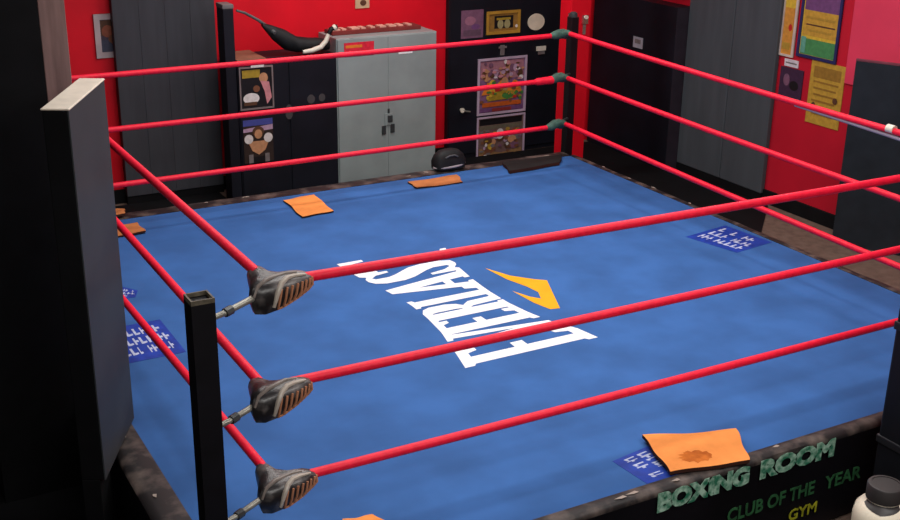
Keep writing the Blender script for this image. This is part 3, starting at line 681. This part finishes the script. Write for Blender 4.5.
sh += [('p', [(.08, .36), (.2, .58), (.35, .50), (.5, .62), (.66, .52), (.8, .58), (.92, .36)], ORP), ('e', (.3, .5, .08, .12), YLP), ('e', (.55, .52, .08, .13), SKIN), ('e', (.76, .47, .07, .12), ORP), ('e', (.42, .44, .07, .1), REDP), ('p', [(.2, .24), (.8, .26), (.74, .40), (.26, .40)], GLD), ('e', (.62, .32, .12, .06), GRN), ('r', (.1, .9, .14, .22), flat('burnt print', (196, 92, 36))), ('r', (.04, .3, .05, .12), PUR), ('r', (.7, .94, .05, .12), PUR), ('r', (.3, .7, .05, .11), flat('deep red print', (140, 50, 50)))]
sh += extra(46, (LIL, SKIN, MAU, PINKP, BRN, WHT), .6, .92) + extra(34, (ORP, YLP, GLD, SKIND, REDP, GRN), .22, .6)
F = Face(477, 525.5, 57, 113, 'y', YF); picture('fight_poster', F, 'large colourful fight poster in lilac frame on the tall cupboard', 'poster', mat('lilac frame', (190, 168, 190), .5, .3), flat('violet print', (130, 92, 130)), sh, 0.04, group='fight posters on the tall cupboard')
sh = [('r', (.06, .94, .84, .95), BLK), ('r', (.06, .94, .76, .83), flat('drab print', (108, 100, 84))), ('p', [(.06, .04), (.94, .04), (.94, .36), (.5, .30), (.06, .42)], flat('sand print', (146, 112, 74)))]
for i in range(12): sh.append(('e', (rnd.uniform(.15, .85), rnd.uniform(.3, .7), .09, .07), (GRY, SKIND, LIL, SKIN, BRN, MAU)[i % 6]))
sh += [('e', (.48, .66, .08, .10), WHT), ('e', (.3, .44, .07, .06), YLP), ('r', (.1, .8, .08, .14), OLV)]
sh += extra(50, (GRY, SKIND, LIL, BRN, WHT, MAU, OLV), .08, .74)
F = Face(476, 523.5, 115, 168, 'y', YF); picture('fight_poster', F, 'brownish fight poster with black heading, below the colourful one', 'poster', mat('lilac frame', (190, 168, 190)), flat('drab brown print', (118, 92, 88)), sh, 0.03, group='fight posters on the tall cupboard')
# switch plate high on the red wall
F = Face(355, 369, -4, 8, 'y', 7.598); q = MB(); F.rect(q, 0, 1, 0, 1, .001, .01, mat('beige plate', (206, 176, 140), .5, .3)); F.ell(q, .55, .45, .22, .24, .011, .006, BRN); o = q.build('switch_plate', None, origin=F.P(.5, 0)); tag(o, 'small beige switch plate on the red wall above steel cabinet', 'switch')
# chrome brackets either side of the far post
def bracket(F, lab):
    q = MB(); F.rect(q, .1, .9, .55, 1, .001, .03, CHROME); F.rect(q, .3, .7, 0, .6, .001, .014, ALLOY); F.ell(q, .5, .9, .3, .1, .031, .012, PALE)
    o = q.build('wall_bracket', None, origin=F.P(.5, 0)); tag(o, lab, 'bracket', 'chrome brackets by the far post')
bracket(Face(567.5, 572.5, 13, 29, 'y', 5.989), 'chrome bracket on the red pilaster just left of the far post')
bracket(Face(581, 587, 15, 34, 'y', 5.989), 'chrome bracket on the red pilaster just right of the far post')

# ------------------------------------------------------------------ right wall
XR = 7.45
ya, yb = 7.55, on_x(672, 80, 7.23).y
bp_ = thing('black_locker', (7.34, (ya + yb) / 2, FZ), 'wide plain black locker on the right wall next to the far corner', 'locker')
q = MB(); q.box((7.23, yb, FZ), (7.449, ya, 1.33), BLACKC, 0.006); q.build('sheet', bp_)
F = Face(633.5, 643, 37, 48, 'x', 7.23); q = MB(); F.rect(q, 0, 1, 0, 1, .001, .006, mat('grey white tag', (170, 166, 178), .5, .3)); F.rect(q, .2, .8, .4, .8, .007, .001, GRY); s_ = q.build('tag', bp_); s_['label'] = 'small pale tag'
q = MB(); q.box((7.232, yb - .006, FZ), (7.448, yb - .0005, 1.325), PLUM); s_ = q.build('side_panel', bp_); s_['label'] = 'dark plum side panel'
yc = yb - 0.010
yd, ye = on_x(728, 80, 7.38).y, on_x(772.5, 80, 7.38).y
gp = thing('wall_pad', (7.42, yd, FZ), 'wide grey two panel wall pad on the right wall', 'wall pad')
for a, b in ((yd + .003, yc - .004), (ye, yd - .003)):
    q = MB(); q.box((7.385, a, FZ + .10), (7.449, b, 2.2), SLATE2, 0.014, 3); q.build('panel', gp)
q = MB(); q.box((7.39, ye, FZ), (7.449, yc - .004, FZ + .10), DEEP); q.build('base_strip', gp)
XW = 7.448
F = Face(782.5, 798, -14, 57, 'x', XW); picture('orange_poster', F, 'narrow orange poster with pale border high on the right wall', 'poster', mat('cream border', (206, 190, 180), .5, .3), flat('amber print', (206, 142, 60)), [('r', (.1, .8, .7, .9), YLP), ('e', (.6, .42, .12, .05), REDP), ('r', (.2, .7, .1, .2), OLV)], 0.03, bx=.14)
F = Face(801, 842, -16, 61, 'x', XW); picture('event_poster', F, 'blue framed poster with purple, yellow and green bands', 'poster', mat('dark blue frame', (42, 44, 92), .5, .3), YLP,
   [('r', (.08, .94, .64, .96), PUR), ('r', (.08, .94, .30, .64), flat('mustard print', (196, 152, 60))), ('r', (.08, .94, .045, .26), flat('leaf green print', (72, 138, 84))), ('r', (.16, .88, .44, .46), BRN), ('r', (.2, .8, .36, .39), OLV), ('r', (.14, .86, .53, .56), OLV), ('r', (.08, .2, .06, .28), TEAL)], 0.04)
F = Face(785, 799, 59.5, 67, 'x', XW); q = MB(); F.rect(q, 0, 1, 0, 1, .001, .008, flat('white card', (214, 206, 214))); F.rect(q, .1, .9, .4, .6, .009, .0006, GRY)
o = q.build('name_card', None, origin=F.P(.5, 0)); tag(o, 'small white card under the orange poster', 'card')
F = Face(780, 803, 68, 99, 'x', XW)
sp_ = thing('notice_poster', F.P(.5, 0), 'dark purple notice under the small white card', 'notice')
q = MB(); F.rect(q, 0, 1, 0, 1, .001, .01, flat('aubergine print', (62, 40, 64))); F.ell(q, .3, .6, .14, .2, .011, .0006, MAU); F.ell(q, .65, .45, .2, .16, .0118, .0006, BLK); F.rect(q, .0, .95, .0, .05, .0122, .001, GRY); q.build('print', sp_)
F = Face(808.5, 843, 62.5, 127, 'x', XW)
sh = [('r', (.1, .9, .74, .92), flat('dark ochre print', (150, 112, 46)))]
for i in range(6): sh.append(('r', (.12 + .02 * (i % 3), .86 - .05 * (i % 2), .66 - .1 * i, .69 - .1 * i), flat('dark ochre print', (150, 112, 46))))
sh += [('e', (.2, .3, .06, .05), BRN), ('e', (.82, .44, .07, .05), BRN), ('e', (.7, .2, .1, .04), OLV)]
picture('notice_poster', F, 'ochre yellow notice on the red wall below the blue framed poster', 'poster', None, flat('ochre paper', (190, 150, 58)), sh)
A_ = Vector((7.12, 3.20, 0)); B_ = Vector((7.405, 2.60, 0)); dv = (B_ - A_).normalized(); nv = Vector((-dv.y, dv.x, 0))
xb_ = Matrix(((dv.x, nv.x, 0, A_.x), (dv.y, nv.y, 0, A_.y), (0, 0, 1, 0), (0, 0, 0, 1))); LB = (B_ - A_).length
bb = thing('black_board', (A_ + B_) / 2 + Vector((0, 0, FZ)), 'large black board standing askew at the right wall beside ochre notice', 'board')
q = MB(); q.box((0, 0.0, FZ), (LB, 0.03, 1.215), mat('dark board', (34, 40, 47), .5, .3, var=.15), 0.004, xf=xb_); q.build('sheet', bb)
q = MB(); q.box((0, -0.004, 1.215), (LB, 0.034, 1.235), mat('rosy lit edge', (120, 60, 74), .6, .3), 0.003, xf=xb_); q.build('lit_edge', bb)  # light on the board's top edge, painted as a rosy strip
yp = on_x(851, 30, 7.43).y
q = MB(); q.box((7.43, 1.4, 0.9), (7.449, yp, 2.3), mat('faded pink red board', (224, 62, 92), .55, .35, var=.06, scale=2), 0.003)
o = q.build('wall_panel', None, origin=(7.44, yp - .5, 0.9)); tag(o, 'faded pinkish red panel on the right wall above black board', 'panel')

# ------------------------------------------------------------------ front right: padded post, stool, tub
pp = thing('padded_post', (3.60, -0.76, FZ), 'thick black padded post in front of the lettered skirt at right edge', 'post')
q = MB(); q.box((3.41, -0.93, FZ + .033), (3.75, -0.607, 1.35), mat('black padding', (16, 17, 24), .55, .3, var=.2), 0.02, 3); q.build('pad', pp)
q = MB(); q.box((3.46, -0.88, FZ + .013), (3.70, -0.66, FZ + .033), DEEP); q.build('base', pp)
for z in (0.0, 0.7):
    q = MB(); q.box((3.403, -0.937, z), (3.757, -0.600, z + .05), mat('black strap', (30, 30, 36), .5, .4), 0.008); q.build('strap', pp)
C0 = on_z(886, 484, 0.22)
st = thing('stool', (C0.x, C0.y, FZ), 'black round stool with grey legs under the cream tub', 'stool')
SZ = -0.12
q = MB(); q.lathe([(.19, SZ - .05), (.205, SZ - .035), (.205, SZ - .012), (.19, SZ)], (C0.x, C0.y, 0), DEEP, 32); q.build('seat', st, smooth=True)
for k in range(4):
    a = .785 + 1.5708 * k; dx_, dy_ = math.cos(a), math.sin(a)
    q = MB(); q.tube([(C0.x + .12 * dx_, C0.y + .12 * dy_, SZ - .05), (C0.x + .2 * dx_, C0.y + .2 * dy_, FZ + .02)], .013, STEELD, 10); q.build('leg', st, smooth=True)
q = MB(); q.tube([(C0.x + .165 * math.cos(6.283 * k / 24), C0.y + .165 * math.sin(6.283 * k / 24), -.38) for k in range(25)], .009, STEELD, 8); q.build('foot_ring', st, smooth=True)
tub = thing('tub', (C0.x, C0.y, SZ), 'cream plastic tub with a black lid at the bottom right corner', 'tub')
q = MB(); q.lathe([(.125, SZ + .001), (.135, SZ + .015), (.137, SZ + .16), (.128, SZ + .205), (.105, SZ + .235), (.085, SZ + .25), (.082, SZ + .262)], (C0.x, C0.y, 0), TUBW, 40); q.build('body', tub, smooth=True)
q = MB(); q.lathe([(.080, SZ + .262), (.088, SZ + .264), (.088, SZ + .335), (.083, SZ + .342), (.070, SZ + .343), (.0701, SZ + .339), (.001, SZ + .339)], (C0.x, C0.y, 0), LID, 40); q.build('lid', tub, smooth=True)
q = MB(); vs = []                                                         # dark pointed label band on the shoulder
dirc = math.atan2(CAM.y - C0.y, CAM.x - C0.x)
pr_ = []
for k in range(13):
    s = -1 + k / 6; a = dirc + s * 1.1; zl = SZ + .243 - .022 * (1 - abs(s)); 
    pr_.append((a, zl))
def rr_(z): 
    prof = [(.137, SZ + .16), (.128, SZ + .205), (.105, SZ + .235), (.085, SZ + .25), (.082, SZ + .262)]
    for (r0, z0), (r1, z1) in zip(prof, prof[1:]):
        if z0 <= z <= z1: return r0 + (r1 - r0) * (z - z0) / (z1 - z0)
    return .137
lv = 6; fs = []
for a, zl in pr_:
    for j in range(lv + 1):
        z = (SZ + .258) + (zl - (SZ + .258)) * j / lv; rad = rr_(z) + .0025
        vs.append((C0.x + rad * math.cos(a), C0.y + rad * math.sin(a), z))
for i in range(12):
    for j in range(lv): fs.append([i * (lv + 1) + j, i * (lv + 1) + j + 1, (i + 1) * (lv + 1) + j + 1, (i + 1) * (lv + 1) + j])
q.add(vs, fs, LID); q.build('label_band', tub, smooth=True)

# ------------------------------------------------------------------ lights: ceiling panels and room fill
def area(name, loc, sx, sy, power, col=(1, 0.97, 0.93), tgt=None):
    l = bpy.data.lights.new(name, 'AREA'); l.shape = 'RECTANGLE'; l.size = sx; l.size_y = sy; l.energy = power; l.color = col
    o = bpy.data.objects.new(name, l); COL.objects.link(o); o.location = loc
    if tgt: o.rotation_euler = (Vector(tgt) - Vector(loc)).to_track_quat('-Z', 'Y').to_euler()
for x, y in ((0.9, 1.0), (2.6, 1.0), (4.3, 1.0), (0.9, 3.6), (2.6, 3.6), (4.3, 3.6)):
    area('lamp_or_fill', (x, y, 3.86), 1.5, 1.2, 37)
area('lamp_or_fill', (3.6, 5.9, 3.86), 2.4, 0.5, 75)
area('lamp_or_fill', (6.3, 2.6, 3.86), 0.4, 1.6, 30)
area('lamp_or_fill', (3.2, -2.6, 3.86), 2.4, 1.2, 95)  # unseen front light, strengthened as fill for the ropes' near sides
area('lamp_or_fill', (0.2, -4.2, 3.86), 2.4, 1.2, 135)  # unseen fill light added near the camera for ropes and posts
area('lamp_or_fill', (-2.6, -1.0, 3.86), 1.2, 1.6, 26)
W = bpy.data.worlds.new('world'); SC.world = W; W.use_nodes = True
W.node_tree.nodes['Background'].inputs['Color'].default_value = (0.05, 0.05, 0.055, 1)
vs_ = SC.view_settings
vs_.view_transform = 'Standard'; vs_.look = 'None'; vs_.gamma = 1; vs_.use_curve_mapping = False; vs_.exposure = 0.0
